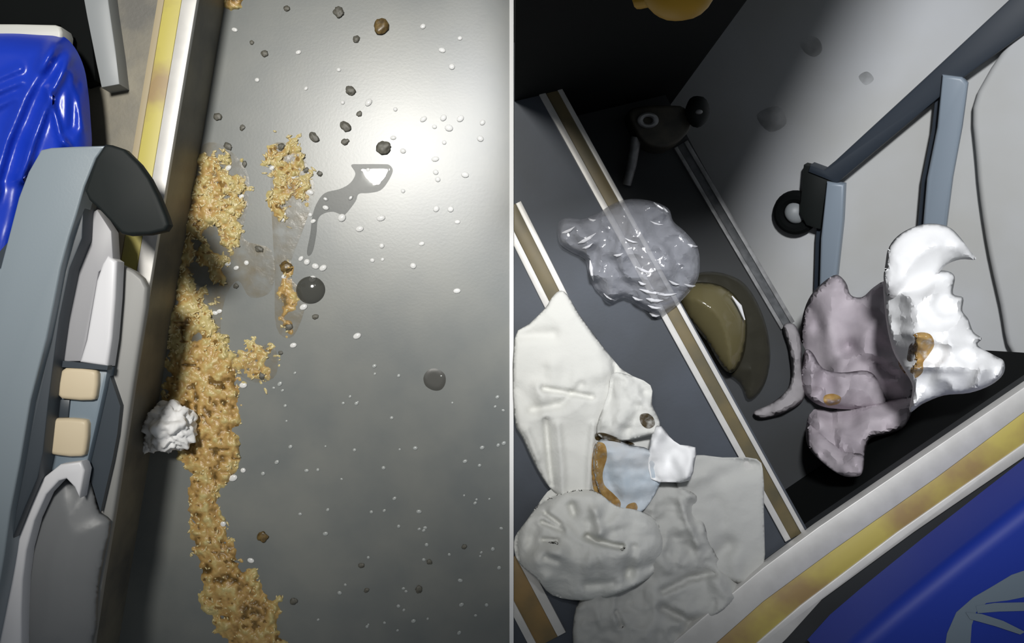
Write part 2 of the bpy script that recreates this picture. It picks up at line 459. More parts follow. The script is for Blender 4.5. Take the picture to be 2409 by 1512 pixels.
# ------------------------------------------------------------------ cabinet knob, bracket, bar, rails on the stair side
kp = W(1598, -26, FACE.shift(0.03))
kn = empty('cabinet_knob'); tag(kn, 'dark yellow rounded knob on the black cabinet front', 'knob')
lump('grip', kp, (0.034, 0.03, 0.034), M['yellow_knob'], kn, 3, 0.06, 0.8, 3)
tube('stalk', [kp - fn * 0.032, kp], 0.012, M['yellow_knob'], kn)
kq = W(1505, -8, FACE.shift(0.012))
tube('lever', [kq - fn * 0.012 , kq + fn * 0.004, kq + (kp - kq) * 0.5 + fn * 0.004, kp], [0.009, 0.009, 0.008, 0.008], M['yellow_knob'], kn)

br = empty('floor_bracket'); tag(br, 'dirty dark metal bracket bolted at the end of the lower nosing', 'bracket')
prism('plate', [(1478, 262), (1520, 248), (1575, 246), (1612, 252), (1628, 292), (1600, 330), (1560, 348), (1522, 340), (1500, 318)], ZC + 0.05, 0.05, M['bracket'], br, bevel=0.006, segs=3, sm=3)
ring = bmesh.new()
c = W(1524, 283, ZC + 0.054)
def torus(name, c, R, r, m, parent, axis=(0, 0, 1), seg=28, sg=10, sx=1.0, sy=1.0, a0=0, a1=2 * math.pi):
    bm = bmesh.new(); ax = Vector(axis).normalized()
    u = ax.orthogonal().normalized(); u = Vector((1, 0, 0)) - ax * ax.x; u.normalize(); w = ax.cross(u)
    full = abs(a1 - a0) > 6.28; n = seg if full else seg + 1
    rings = []
    for i in range(n):
        a = a0 + (a1 - a0) * i / seg
        d = u * math.cos(a) * sx + w * math.sin(a) * sy
        rings.append([bm.verts.new(c + d * (R + r * math.cos(b)) + ax * r * math.sin(b)) for b in [2 * math.pi * k / sg for k in range(sg)]])
    for i in range(seg if full else seg):
        A = rings[i]; B = rings[(i + 1) % n]
        for k in range(sg): bm.faces.new((A[k], A[(k + 1) % sg], B[(k + 1) % sg], B[k]))
    if not full: bm.faces.new(rings[0][::-1]); bm.faces.new(rings[-1])
    return from_bm(name, bm, m, parent)
ring.free()
torus('bolt_ring', c, 0.011, 0.0045, M['alu_dim'], br, (0.1, -0.2, 1), sx=1.15, sy=0.8)
kc = W(1640, 262, ZC + 0.06)
lump('knob', kc, (0.019, 0.024, 0.02), M['black'], br, 5, 0.08, 0.8, 3)
lump('knob_glint', kc + Vector((-0.001, -0.005, 0.0185)), (0.006, 0.004, 0.004), M['alu_dim'], br, 2, 0.05, 1, 2)  # pale lump standing in for the highlight on the knob
tube('rod', [W(1497, 322, ZC + 0.03), W(1486, 385, ZC + 0.02), W(1474, 434, ZC + 0.010)], [0.0085, 0.0085, 0.0075], M['alu_dim'], br)

bar = empty('panel_bar'); tag(bar, 'dark slate bar running up the light grey panel', 'bar')
prism('bar_body', [(2450, -20), (2450, 50), (2260, 188), (1968, 432), (1900, 405), (1905, 388), (1938, 400), (1965, 378), (2180, 180), (2395, -20)], PAN.shift(0.035), 0.04, M['panel_bar'], bar, bevel=0.004)
prism('foot', [(1890, 388), (1935, 398), (1962, 425), (1940, 470), (1930, 540), (1896, 530), (1880, 500)], PAN.shift(0.03), 0.035, M['black'], bar, bevel=0.003)
for nm, q, lab, hgt in (('panel_rail', [(2216, 176), (2262, 182), (2276, 196), (2262, 300), (2240, 420), (2222, 560), (2168, 560), (2180, 420), (2204, 300)], 'blue-grey rail running from the slate bar down behind the white tissue', 0.045),
                   ('panel_rail', [(1944, 428), (1986, 434), (1982, 520), (1968, 650), (1958, 690), (1926, 690), (1930, 560)], 'shorter blue-grey rail running down to the lilac tissue', 0.04)):
    e = empty(nm); tag(e, lab, 'rail', 'rails on the side panel')
    prism('rail_body', q, PAN.shift(hgt), 0.02, M['rail_blue'], e, bevel=0.005, segs=3)
    prism('rail_flange', [(x - 12, y + 3) for x, y in q], PAN.shift(hgt - 0.022), hgt - 0.022 + 0.004, M['panel_bar'], e, bevel=0.002)
bp_ = empty('rubber_bumper'); tag(bp_, 'black round rubber bumper with a grey core below the slate bar', 'bumper')
cc = W(1872, 500, PAN.shift(0.012))
torus('tyre', cc, 0.030, 0.011, M['void'], bp_, PAN.n, sx=1.0, sy=1.0)
lump('core', cc + PAN.n * -0.004, (0.021, 0.021, 0.014), M['steel'], bp_, 2, 0.03, 0.8, 3)
pp = prism('panel_cover', [(2300, 215), (2450, 90), (2450, 832), (2378, 830), (2352, 720), (2318, 560), (2296, 380)], PAN.shift(0.022), 0.026, M['panel'], None, bevel=0.02, segs=6, sm=4, angle=80)
tag(pp, 'raised light grey cover with a rounded edge beside the slate bar', 'cover')

# ------------------------------------------------------------------ blue printed seat beyond the steps
st = empty('blue_seat'); tag(st, 'dark blue seat with a pale feather print beyond the yellow nosing', 'seat')
ZS = 0.16
prism('cushion', [(2560, 1072), (2409, 1190), (2253, 1312), (2100, 1436), (2018, 1506), (1960, 1570), (2560, 1640)], ZS, 0.10, M['blue_dark'], st, bevel=0.02, segs=5, angle=80)
prism('base', [(2560, 1120), (2440, 1215), (2270, 1350), (2120, 1470), (2050, 1560), (2560, 1640)], ZS - 0.06, ZS - 0.06 - ZQ, M['black'], st)
FPI = 0
for q in ([(2222, 1530), (2228, 1490), (2250, 1440), (2290, 1405), (2330, 1382), (2380, 1352), (2430, 1335), (2430, 1400), (2370, 1412), (2320, 1418), (2296, 1440), (2286, 1470), (2282, 1530)],
          [(2296, 1425), (2340, 1418), (2430, 1416), (2430, 1436), (2350, 1438), (2300, 1442)],
          [(2272, 1440), (2310, 1444), (2360, 1460), (2412, 1486), (2400, 1492), (2340, 1472), (2282, 1456)]):
    prism('feather_print', q, ZS + 0.0006 + 0.0005 * FPI, 0.0006, M['print'], st); FPI += 1
st.children[2]['label'] = 'pale feather print'

# ------------------------------------------------------------------ tissues and papers on the landing
def valleys(x, y, lines):
    """creases pressed into (or, with a negative depth, raised from) a sheet along short photo polylines"""
    z = np.zeros(x.shape)
    for pts, w, d in lines:
        dd = np.full(x.shape, 1e9)
        for (ax, ay), (bx, by) in zip(pts, pts[1:]):
            L = max((bx - ax) ** 2 + (by - ay) ** 2, 1e-9)
            t = np.clip(((x - ax) * (bx - ax) + (y - ay) * (by - ay)) / L, 0, 1)
            dd = np.minimum(dd, np.hypot(x - ax - t * (bx - ax), y - ay - t * (by - ay)))
        z = z - d * np.exp(-(dd / w) ** 2)
    return z

def random_creases(poly, n, seed, w=(10, 24), d=(0.003, 0.008), L=(50, 160)):
    rs = np.random.RandomState(seed); P = np.array(poly); out = []
    for i in range(n):
        c = P.min(0) + rs.rand(2) * (P.max(0) - P.min(0)); a = rs.uniform(0, 3.14); l = rs.uniform(*L) / 2
        v = np.array([math.cos(a), math.sin(a)]) * l; k = np.array([-v[1], v[0]]) * rs.uniform(-0.3, 0.3)
        out.append(([tuple(c - v), tuple(c + k), tuple(c + v)], rs.uniform(*w), rs.uniform(*d) * rs.choice([-1, 1])))
    return out

def paper(name, poly, base, amp, f, seed, m, label, dome=0.0, step=4.5, octs=3, curl=0.0, sm=3, group=None, cat='tissue', lines=(), ncr=10):
    poly = [(max(x, 1209.5), y) for x, y in poly]
    lines = list(lines) + random_creases(poly, ncr, seed)
    def zf(x, y, ed):
        r = ridged(x / f, y / f, seed, octs)
        dm = np.sqrt(np.clip(ed / max(ed.max(), 1), 0, 1))
        return np.maximum(0.0025, base + amp * r * np.clip(ed / 14 + 0.35, 0, 1) + dome * dm + curl * np.exp(-ed / 10) + valleys(x, y, lines) * np.clip(ed / 10 + 0.3, 0, 1))
    o = sheet(name, poly, zf, m, None, step=step, sm=sm, seed=seed, flat=False, angle=None)
    return tag(o, label, cat, group)

paper('paper_sheet', [(1622, 1088), (1640, 1070), (1700, 1076), (1780, 1080), (1796, 1120), (1797, 1200), (1795, 1345), (1740, 1372), (1660, 1330), (1600, 1240), (1590, 1130)], 0.014, 0.005, 120, 11, M['tissue_dimmed'],
      'flat grey-white paper sheet with a straight edge beside the olive nosing')
SPRT = paper('crumpled_tissue', [(1500, 1150), (1560, 1130), (1640, 1165), (1665, 1260), (1700, 1330), (1760, 1390), (1700, 1440), (1620, 1500), (1560, 1560), (1370, 1560), (1350, 1450), (1380, 1390), (1450, 1300)], 0.008, 0.022, 75, 21, M['tissue_dimmed'],
      'spread crumpled tissue reaching under the silver nosing', dome=0.006, ncr=34, lines=[([(1560, 1390), (1620, 1360), (1680, 1350)], 10, 0.012), ([(1450, 1440), (1462, 1470)], 7, 0.014), ([(1560, 1430), (1620, 1460)], 12, 0.014), ([(1600, 1180), (1640, 1280)], 10, -0.010), ([(1700, 1330), (1760, 1370)], 12, 0.014)])
BIGT = paper('tissue_sheet', [(1209, 800), (1245, 762), (1282, 725), (1298, 700), (1316, 684), (1334, 692), (1362, 738), (1400, 790), (1440, 842), (1468, 872), (1528, 906), (1534, 930), (1536, 975), (1550, 1000), (1540, 1060),
      (1480, 1110), (1420, 1170), (1340, 1180), (1296, 1150), (1262, 1100), (1230, 1030), (1209, 980)], 0.014, 0.014, 130, 33, M['tissue'],
      'large white tissue spread across the olive floor strip', dome=0.010, octs=2, ncr=16, lines=[([(1278, 914), (1330, 922), (1392, 934)], 7, 0.010), ([(1284, 990), (1290, 1060), (1298, 1140)], 8, 0.012), ([(1445, 850), (1452, 910), (1440, 960)], 7, 0.010),
      ([(1312, 1000), (1322, 1100), (1324, 1160)], 10, -0.008), ([(1396, 1000), (1388, 1080), (1384, 1160)], 9, -0.008), ([(1230, 790), (1300, 786)], 16, 0.008), ([(1240, 1010), (1265, 1080)], 8, -0.006)])
WETT = paper('wet_tissue', [(1404, 1040), (1440, 1030), (1480, 1046), (1530, 1058), (1560, 1110), (1530, 1180), (1490, 1215), (1440, 1200), (1408, 1150), (1396, 1090)], 0.036, 0.010, 60, 44, M['tissue_blue'],
      'bluish wet tissue with a brown stained rim')
paper('tissue_corner', [(1536, 1010), (1556, 1002), (1574, 1026), (1600, 1046), (1636, 1052), (1634, 1090), (1622, 1130), (1575, 1134), (1532, 1126), (1526, 1070)], 0.046, 0.005, 80, 55, M['tissue_bright'],
      'small folded white tissue square beside the bluish wet tissue', sm=2)
FOLT = paper('folded_tissue', [(1440, 880), (1474, 880), (1530, 906), (1534, 950), (1552, 992), (1548, 1018), (1520, 1026), (1470, 1036), (1416, 1030), (1404, 1000), (1430, 930)], 0.038, 0.014, 55, 59, M['tissue'],
      'small folded tissue with a dark brown spot')

# round heap of tissue with folded rim
HV = [([(1284, 1208), (1316, 1232)], 5, 0.012), ([(1276, 1228), (1322, 1246)], 5, 0.010), ([(1382, 1262), (1402, 1272), (1440, 1282), (1462, 1286)], 7, 0.020), ([(1278, 1270), (1310, 1272)], 5, 0.010), ([(1345, 1190), (1350, 1205)], 9, 0.012),
      ([(1400, 1200), (1412, 1250)], 12, -0.014), ([(1285, 1310), (1310, 1318)], 8, 0.010), ([(1490, 1290), (1478, 1350)], 11, 0.010), ([(1380, 1376), (1440, 1370)], 9, 0.008), ([(1560, 1330), (1500, 1372), (1430, 1398)], 9, -0.006),
      ([(1300, 1300), (1360, 1330), (1440, 1320)], 22, -0.010), ([(1260, 1240), (1240, 1300)], 14, 0.010)]
HV = [(p, w + 1.5, d * 1.25) for p, w, d in HV]
HV += random_creases([(1230, 1160), (1550, 1400)], 18, 3)
def heap(x, y, ed):
    cxp, cyp = 1388, 1282
    rr = np.hypot((x - cxp) / 172, (y - cyp) / 132)
    ang = np.arctan2(y - cyp, x - cxp)
    folds = 0.006 * np.sin(ang * 7 + 3 * vnoise(x / 60, y / 60, 3)) * np.clip(rr, 0, 1)
    hollow = -0.022 * np.exp(-(((x - 1370) / 70) ** 2 + ((y - 1238) / 36) ** 2))
    return 0.014 + 0.055 * np.sqrt(np.clip(1 - rr ** 2, 0, 1)) + folds + hollow + np.maximum(0.010 * ridged(x / 75, y / 75, 8, 3) + valleys(x, y, HV), -0.022)
o = sheet('tissue_heap', [(1212, 1262), (1238, 1225), (1270, 1180), (1300, 1148), (1360, 1142), (1410, 1160), (1450, 1190), (1500, 1200), (1548, 1226), (1562, 1290), (1548, 1340), (1500, 1375), (1440, 1400), (1370, 1412), (1300, 1400), (1262, 1360), (1226, 1330), (1211, 1300)],
          heap, M['tissue'], step=3.5, sm=3, seed=5, angle=None)
tag(o, 'rounded heap of crumpled tissue beside the gold floor strip', 'tissue')

from mathutils.bvhtree import BVHTree
def surface(objs):
    """heights of already built meshes under a photo pixel"""
    trees = []
    for o in objs:
        mw = o.matrix_world; me = o.data
        trees.append(BVHTree.FromPolygons([v.co.copy() for v in me.vertices], [tuple(p.vertices) for p in me.polygons]))
    def hit(px, py):
        d = Vector(((px - CX) * S / H, (CY - py) * S / H, -1.0)).normalized(); best = None
        for t in trees:
            loc, n, i, dist = t.ray_cast(Vector((0, 0, H)), d)
            if loc is not None and (best is None or loc.z > best): best = loc.z
        return best
    return hit

def stain(on, parent, poly, m, label, lift=0.0008, seed=3):
    hit = surface(on)
    def zf(x, y, ed):
        z = np.array([hit(a, b) if hit(a, b) is not None else np.nan for a, b in zip(x, y)])
        z = np.where(np.isnan(z), np.nanmin(z), z)
        return z + lift
    o = sheet('stain', poly, zf, m, parent, step=3.5, sm=4, seed=seed, thick=0)
    o['label'] = label
    return o
stain([WETT, BIGT], WETT, [(1400, 1044), (1422, 1044), (1428, 1074), (1418, 1112), (1422, 1140), (1444, 1162), (1460, 1182), (1454, 1204), (1430, 1200), (1408, 1174), (1394, 1140), (1392, 1090)], M['stain'], 'brown smear along the rim')
stain([WETT, SPRT], WETT, [(1478, 1186), (1494, 1182), (1500, 1194), (1492, 1208), (1478, 1208), (1472, 1196)], M['stain'], 'small round brown smear')
stain([FOLT, WETT, BIGT], FOLT, [(1400, 1020), (1420, 1018), (1450, 1028), (1490, 1042), (1486, 1048), (1446, 1038), (1416, 1036), (1402, 1034)], M['stain_dark'], 'thin dark smear along the fold')
stain([FOLT, BIGT], FOLT, [(1506, 976), (1524, 972), (1538, 984), (1540, 1000), (1524, 1008), (1508, 996)], M['stain_dark'], 'dark brown spot')

# ------------------------------------------------------------------ tissues in the stairwell
CR = random_creases([(1890, 540), (2360, 1110)], 46, 17, w=(9, 22), d=(0.005, 0.013), L=(60, 170))
def well(base, amp, f, seed, gx=0, gy=0, dome=0.0, x0=2000, y0=850):
    return lambda x, y, ed: base + gx * (x - x0) + gy * (y - y0) + amp * ridged(x / f / 1.5, y / f / 1.5, seed, 2) * np.clip(ed / 12 + 0.3, 0, 1) + dome * np.clip(ed / 60, 0, 1) ** 0.8 + valleys(x, y, CR)
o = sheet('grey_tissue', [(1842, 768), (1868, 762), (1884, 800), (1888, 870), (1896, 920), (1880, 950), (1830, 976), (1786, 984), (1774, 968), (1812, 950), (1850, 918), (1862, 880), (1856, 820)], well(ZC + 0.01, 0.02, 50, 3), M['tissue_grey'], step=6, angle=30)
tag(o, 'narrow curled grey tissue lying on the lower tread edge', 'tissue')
li = empty('lilac_tissue'); tag(li, 'crumpled lilac-grey tissue hanging in the stairwell', 'tissue')
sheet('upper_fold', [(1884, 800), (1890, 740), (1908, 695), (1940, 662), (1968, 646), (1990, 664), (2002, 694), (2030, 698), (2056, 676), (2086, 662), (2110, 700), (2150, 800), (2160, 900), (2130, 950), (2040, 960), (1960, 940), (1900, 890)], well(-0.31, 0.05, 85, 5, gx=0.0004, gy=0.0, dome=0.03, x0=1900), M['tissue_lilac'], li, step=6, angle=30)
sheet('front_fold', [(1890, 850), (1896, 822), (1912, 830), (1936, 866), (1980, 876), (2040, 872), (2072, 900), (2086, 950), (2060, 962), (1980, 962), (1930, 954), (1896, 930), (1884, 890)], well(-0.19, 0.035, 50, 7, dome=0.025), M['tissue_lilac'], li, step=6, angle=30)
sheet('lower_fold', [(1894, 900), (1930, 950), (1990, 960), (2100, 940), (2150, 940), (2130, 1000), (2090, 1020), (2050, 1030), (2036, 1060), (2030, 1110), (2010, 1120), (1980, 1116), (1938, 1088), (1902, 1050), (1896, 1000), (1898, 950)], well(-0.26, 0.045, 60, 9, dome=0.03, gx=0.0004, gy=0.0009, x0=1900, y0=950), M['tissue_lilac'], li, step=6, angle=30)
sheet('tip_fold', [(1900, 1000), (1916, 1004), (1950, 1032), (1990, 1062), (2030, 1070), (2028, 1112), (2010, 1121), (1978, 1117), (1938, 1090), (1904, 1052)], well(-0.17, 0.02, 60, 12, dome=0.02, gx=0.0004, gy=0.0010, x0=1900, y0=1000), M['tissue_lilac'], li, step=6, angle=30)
stain(list(li.children), li, [(1940, 930), (1960, 926), (1978, 934), (1974, 948), (1950, 954), (1938, 944)], M['stain'], 'yellow-brown smear')

wt = empty('white_tissue'); tag(wt, 'bright white crumpled tissue with a brown stain leaning on the side panel', 'tissue')
sheet('top_fold', [(2084, 620), (2092, 580), (2118, 550), (2160, 530), (2200, 526), (2236, 536), (2262, 562), (2282, 590), (2296, 610), (2260, 610), (2228, 622), (2200, 650), (2150, 690), (2096, 700), (2080, 660)], well(-0.06, 0.016, 110, 4, dome=0.03, gy=0.0), M['tissue_bright'], wt, step=6, angle=40)
sheet('body', [(2080, 660), (2100, 640), (2160, 640), (2220, 636), (2246, 650), (2242, 690), (2266, 700), (2264, 730), (2278, 750), (2290, 780), (2310, 796), (2300, 812), (2340, 836), (2362, 850), (2360, 880), (2330, 906), (2280, 924), (2220, 930), (2170, 950), (2140, 968), (2148, 910), (2128, 870), (2104, 830), (2090, 780), (2082, 720)], well(-0.12, 0.05, 70, 6, dome=0.05, gx=0.0003, gy=0.0003, x0=2080, y0=650), M['tissue_bright'], wt, step=6, angle=32)
stain(list(wt.children), wt, [(2140, 796), (2160, 782), (2188, 786), (2198, 810), (2184, 836), (2172, 852), (2170, 876), (2146, 890), (2118, 866), (2114, 840), (2132, 826)], M['stain'], 'brown smear')
stain(list(wt.children)[:2], wt, [(2140, 812), (2154, 802), (2160, 816), (2150, 836), (2146, 850), (2134, 846), (2136, 828)], M['stain_dark'], 'dark core of the brown smear', lift=0.0016)

# ------------------------------------------------------------------ clear plastic bag with liquid
bg = empty('plastic_bag'); tag(bg, 'crumpled clear plastic bag holding yellowish liquid across the landing edge', 'bag')
def bagz(x, y, ed):
    d = np.sqrt(np.clip(ed / 90, 0, 1))
    u = (x * 0.5 + y * 0.86) / 46; v = (x * 0.86 - y * 0.5) / 22
    return 0.008 + 0.035 * d + 0.016 * ridged(x / 48, y / 48, 3, 3) * np.clip(ed / 12, 0.1, 1) + 0.004 * np.sin(v * 2 + 4 * vnoise(x / 40, y / 40, 2))
sheet('bag_body', [(1312, 530), (1330, 512), (1372, 514), (1408, 500), (1440, 480), (1480, 468), (1530, 472), (1572, 490), (1584, 520), (1612, 545), (1640, 580), (1646, 620), (1640, 660), (1610, 700), (1560, 742), (1520, 730), (1470, 700), (1436, 710), (1400, 680), (1384, 640), (1376, 610), (1340, 590), (1316, 570)],
      bagz, M['bag'], bg, step=5, sm=4, angle=30)
bhit = surface([bg.children[0]])
for (ax, ay), (bx, by), r in [((1322, 548), (1352, 533), 5), ((1360, 572), (1402, 548), 6), ((1370, 584), (1394, 572), 4), ((1384, 514), (1402, 517), 4), ((1388, 612), (1396, 660), 6), ((1538, 476), (1568, 494), 4), ((1560, 486), (1574, 500), 3),
                              ((1618, 574), (1641, 579), 5), ((1444, 600), (1466, 595), 4), ((1498, 628), (1532, 641), 5), ((1502, 662), (1520, 668), 4), ((1504, 680), (1562, 690), 5), ((1488, 698), (1512, 705), 4), ((1520, 702), (1560, 706), 6),
                              ((1524, 718), (1556, 724), 4), ((1528, 736), (1552, 742), 5), ((1574, 660), (1598, 669), 4), ((1610, 668), (1636, 672), 4), ((1548, 692), (1592, 690), 4), ((1420, 690), (1446, 706), 3), ((1530, 520), (1560, 528), 3), ((1470, 560), (1500, 570), 3)]:
    P = []
    for t in (0, 0.33, 0.66, 1):
        x = ax + (bx - ax) * t; y = ay + (by - ay) * t + 3 * math.sin(t * 3.1); z = bhit(x, y)
        P.append(W(x, y, (z if z is not None else 0.012) + 0.0008))
    tube('film_glint', P, [r * S * 0.15, r * S * 0.8, r * S * 0.65, r * S * 0.1], M['film_glint'], bg, 8)  # added tubes painting highlight streaks on the film
sheet('bag_end', [(1606, 660), (1650, 640), (1700, 642), (1748, 664), (1782, 712), (1806, 780), (1812, 850), (1796, 910), (1762, 940), (1740, 900), (1690, 860), (1640, 790), (1600, 720)], lambda x, y, ed: ZC + 0.008 + 0.02 * np.sqrt(np.clip(ed / 80, 0, 1)) + 0.006 * ridged(x / 50, y / 50, 4), M['bag_end'], bg, step=6, angle=30)
sheet('liquid_pocket', [(1596, 700), (1624, 668), (1664, 664), (1706, 676), (1738, 706), (1756, 750), (1756, 800), (1746, 846), (1722, 876), (1698, 862), (1660, 800), (1620, 750)], lambda x, y, ed: ZC + 0.03 + 0.045 * np.sqrt(np.clip(ed / 70, 0, 1)), M['bag_liquid'], bg, step=6)
tube('film_glint', [W(1722, 696, ZC + 0.060), W(1740, 720, ZC + 0.060), W(1752, 752, ZC + 0.056)], [0.0008, 0.0034, 0.001], M['film_glint'], bg, 8)  # painted highlight on the liquid pocket

# ------------------------------------------------------------------ seats and console, aisle half
ss = empty('vinyl_seat'); tag(ss, 'seat in a creased glossy blue vinyl cover with a pale rim', 'seat')
SV = [([(128, 104), (64, 226), (20, 330), (-20, 460)], 17, -0.014), ([(166, 132), (120, 220), (78, 330), (50, 420)], 13, -0.010), ([(112, 210), (132, 280), (146, 340)], 8, -0.006), ([(168, 170), (196, 300)], 10, -0.005), ([(150, 330), (160, 345)], 8, -0.008),
      ([(-20, 190), (46, 162)], 11, -0.005), ([(-20, 220), (50, 192)], 11, -0.006), ([(-20, 256), (34, 230)], 11, -0.005), ([(90, 180), (40, 300), (0, 420)], 18, 0.008), ([(180, 200), (170, 300)], 14, 0.006)]
def seatz(x, y, ed):
    d = np.clip(ed / 60, 0, 1); rnd = d * (2 - d)
    return 0.160 + 0.030 * rnd + valleys(x, y, SV) * rnd + 0.0015 * vnoise(x / 40, y / 40, 4)
sheet('cover', [(-240, 70), (-60, 72), (30, 72), (100, 76), (146, 84), (176, 112), (198, 160), (208, 220), (213, 280), (216, 345), (205, 380), (150, 400), (90, 440), (70, 520), (40, 640), (0, 760), (-240, 900)], seatz, M['blue'], ss, step=5, sm=4, angle=None, thick=0)
prism('rim', [(-240, 54), (40, 55), (128, 57), (140, 61), (145, 74), (143, 100), (-240, 100)], 0.167, 0.03, M['rim'], ss, bevel=0.004, segs=3)
prism('cushion_base', [(-240, 100), (120, 105), (165, 150), (180, 250), (185, 340), (100, 420), (40, 560), (-240, 800)], 0.157, 0.052, M['black'], ss, taper=0.92)

bk = empty('underseat_shade'); tag(bk, 'black slab added for the shade under the seat, behind the blue vinyl seat', 'shade')
prism('shade_slab', [(-240, -70), (196, -70), (206, 10), (216, 90), (226, 190), (196, 200), (150, 110), (140, 60), (-240, 60)], ZPLAT + 0.02, 0.02, M['void'], bk, bevel=0.004)  # black slab standing in for the under-seat darkness
lg = empty('seat_leg_post'); tag(lg, 'flat grey steel post standing beside the black shade slab', 'post')
prism('post_body', [(186, -60), (248, -60), (256, 10), (272, 120), (281, 198), (238, 206), (226, 150), (204, 40)], ZPLAT + 0.03, 0.03, M['steel'], lg, bevel=0.002)

ar = empty('armrest_console'); tag(ar, 'grey armrest console with two beige buttons and a black hooked end', 'armrest')
ZA = 0.24
prism('pad', [(-220, 640), (-60, 620), (0, 632), (7, 604), (26, 531), (43, 465), (66, 404), (96, 352), (120, 347), (180, 344), (252, 342), (240, 352), (225, 372), (198, 439), (179, 505), (162, 558), (142, 631), (126, 713), (109, 796), (90, 868), (71, 941), (47, 1083), (24, 1200), (9, 1309), (0, 1362), (-40, 1560), (-220, 1560)],
      ZA, 0.030, M['slate_pad'], ar, bevel=0.0045, segs=4, angle=60)
prism('pad_side', [(-100, 700), (150, 420), (214, 380), (206, 440), (196, 500), (193, 560), (164, 631), (140, 746), (131, 809), (114, 941), (101, 1064), (88, 1125), (60, 1190), (20, 1290), (0, 1390), (-40, 1560), (-100, 1560)],
      ZA - 0.014, 0.03, M['slate_dark'], ar, bevel=0.002)
prism('hooked_end', [(246, 338), (262, 340), (292, 350), (326, 384), (350, 418), (372, 462), (390, 506), (397, 528), (388, 542), (350, 551), (300, 553), (284, 549), (262, 524), (228, 488), (208, 470), (198, 448), (224, 372)],
      ZA + 0.004, 0.014, M['cap'], ar, bevel=0.004, segs=3)
prism('console_panel', [(150, 560), (180, 520), (228, 492), (262, 544), (266, 612), (232, 640), (204, 800), (190, 850), (124, 850), (110, 800)], ZA - 0.040, 0.02, M['console'], ar, bevel=0.002)
prism('console_lit_facet', [(252, 600), (274, 614), (270, 700), (262, 796), (252, 862), (186, 852), (202, 800), (226, 660), (240, 620)], ZA - 0.037, 0.022, M['console_white'], ar, bevel=0.004, segs=3)  # lit facet of the panel, its brightness put in as white
bf = prism('button_frame', [(120, 850), (254, 864), (246, 910), (226, 1000), (204, 1094), (150, 1100), (84, 1120), (100, 1000)], ZA - 0.046, 0.02, M['frame_blue'], ar, bevel=0.003)
prism('frame_gap', [(126, 846), (254, 860), (252, 870), (124, 862)], ZA - 0.036, 0.012, M['slate_dark'], bf)
prism('frame_gap', [(120, 938), (164, 940), (160, 982), (114, 984)], ZA - 0.043, 0.006, M['slate_dark'], bf, bevel=0.002)
prism('button', [(142, 872), (170, 864), (214, 868), (228, 880), (224, 930), (212, 942), (160, 940), (134, 930)], ZA - 0.036, 0.012, M['button'], bf, bevel=0.005, segs=4, sm=2, angle=80)
prism('button', [(118, 992), (140, 984), (190, 986), (205, 998), (200, 1058), (188, 1074), (134, 1072), (110, 1058)], ZA - 0.036, 0.012, M['button'], bf, bevel=0.005, segs=4, sm=2, angle=80)
prism('side_wedge', [(240, 860), (256, 876), (283, 955), (276, 1020), (264, 1083), (236, 1204), (206, 1104), (220, 1000)], ZA - 0.056, 0.01, M['slate_dark'], ar)
prism('cover_ring', [(190, 1085), (198, 1106), (186, 1172), (174, 1146), (155, 1126), (138, 1131), (108, 1163), (80, 1224), (61, 1295), (52, 1365), (49, 1440), (49, 1560), (-60, 1560), (0, 1420), (5, 1389), (19, 1327), (38, 1247), (61, 1191), (99, 1125), (141, 1092)],
      ZA - 0.030, 0.02, M['console_white'], ar, bevel=0.003, segs=3)
o = sheet('round_cover', [(140, 1128), (158, 1122), (178, 1140), (206, 1104), (222, 1150), (236, 1204), (262, 1226), (248, 1300), (232, 1380), (206, 1560), (30, 1560), (36, 1400), (46, 1300), (76, 1215), (110, 1150)],
          lambda x, y, ed: ZA - 0.062 + 0.018 * np.sqrt(np.clip(ed / 80, 0, 1)), M['dome'], ar, step=8, sm=2)
o = prism('bracket_column', [(-160, 900), (-40, 900), (-40, 1400), (-160, 1400)], ZA - 0.03, ZA - 0.03 - ZPLAT, M['black'], ar)
prism('fairing', [(240, 600), (280, 620), (314, 637), (334, 654), (345, 676), (342, 720), (312, 905), (298, 1000), (266, 1208), (240, 1360), (216, 1520), (204, 1570), (0, 1570), (60, 1000)], ZA - 0.066, 0.012, M['fairing'], ar, bevel=0.004, segs=3, angle=60)

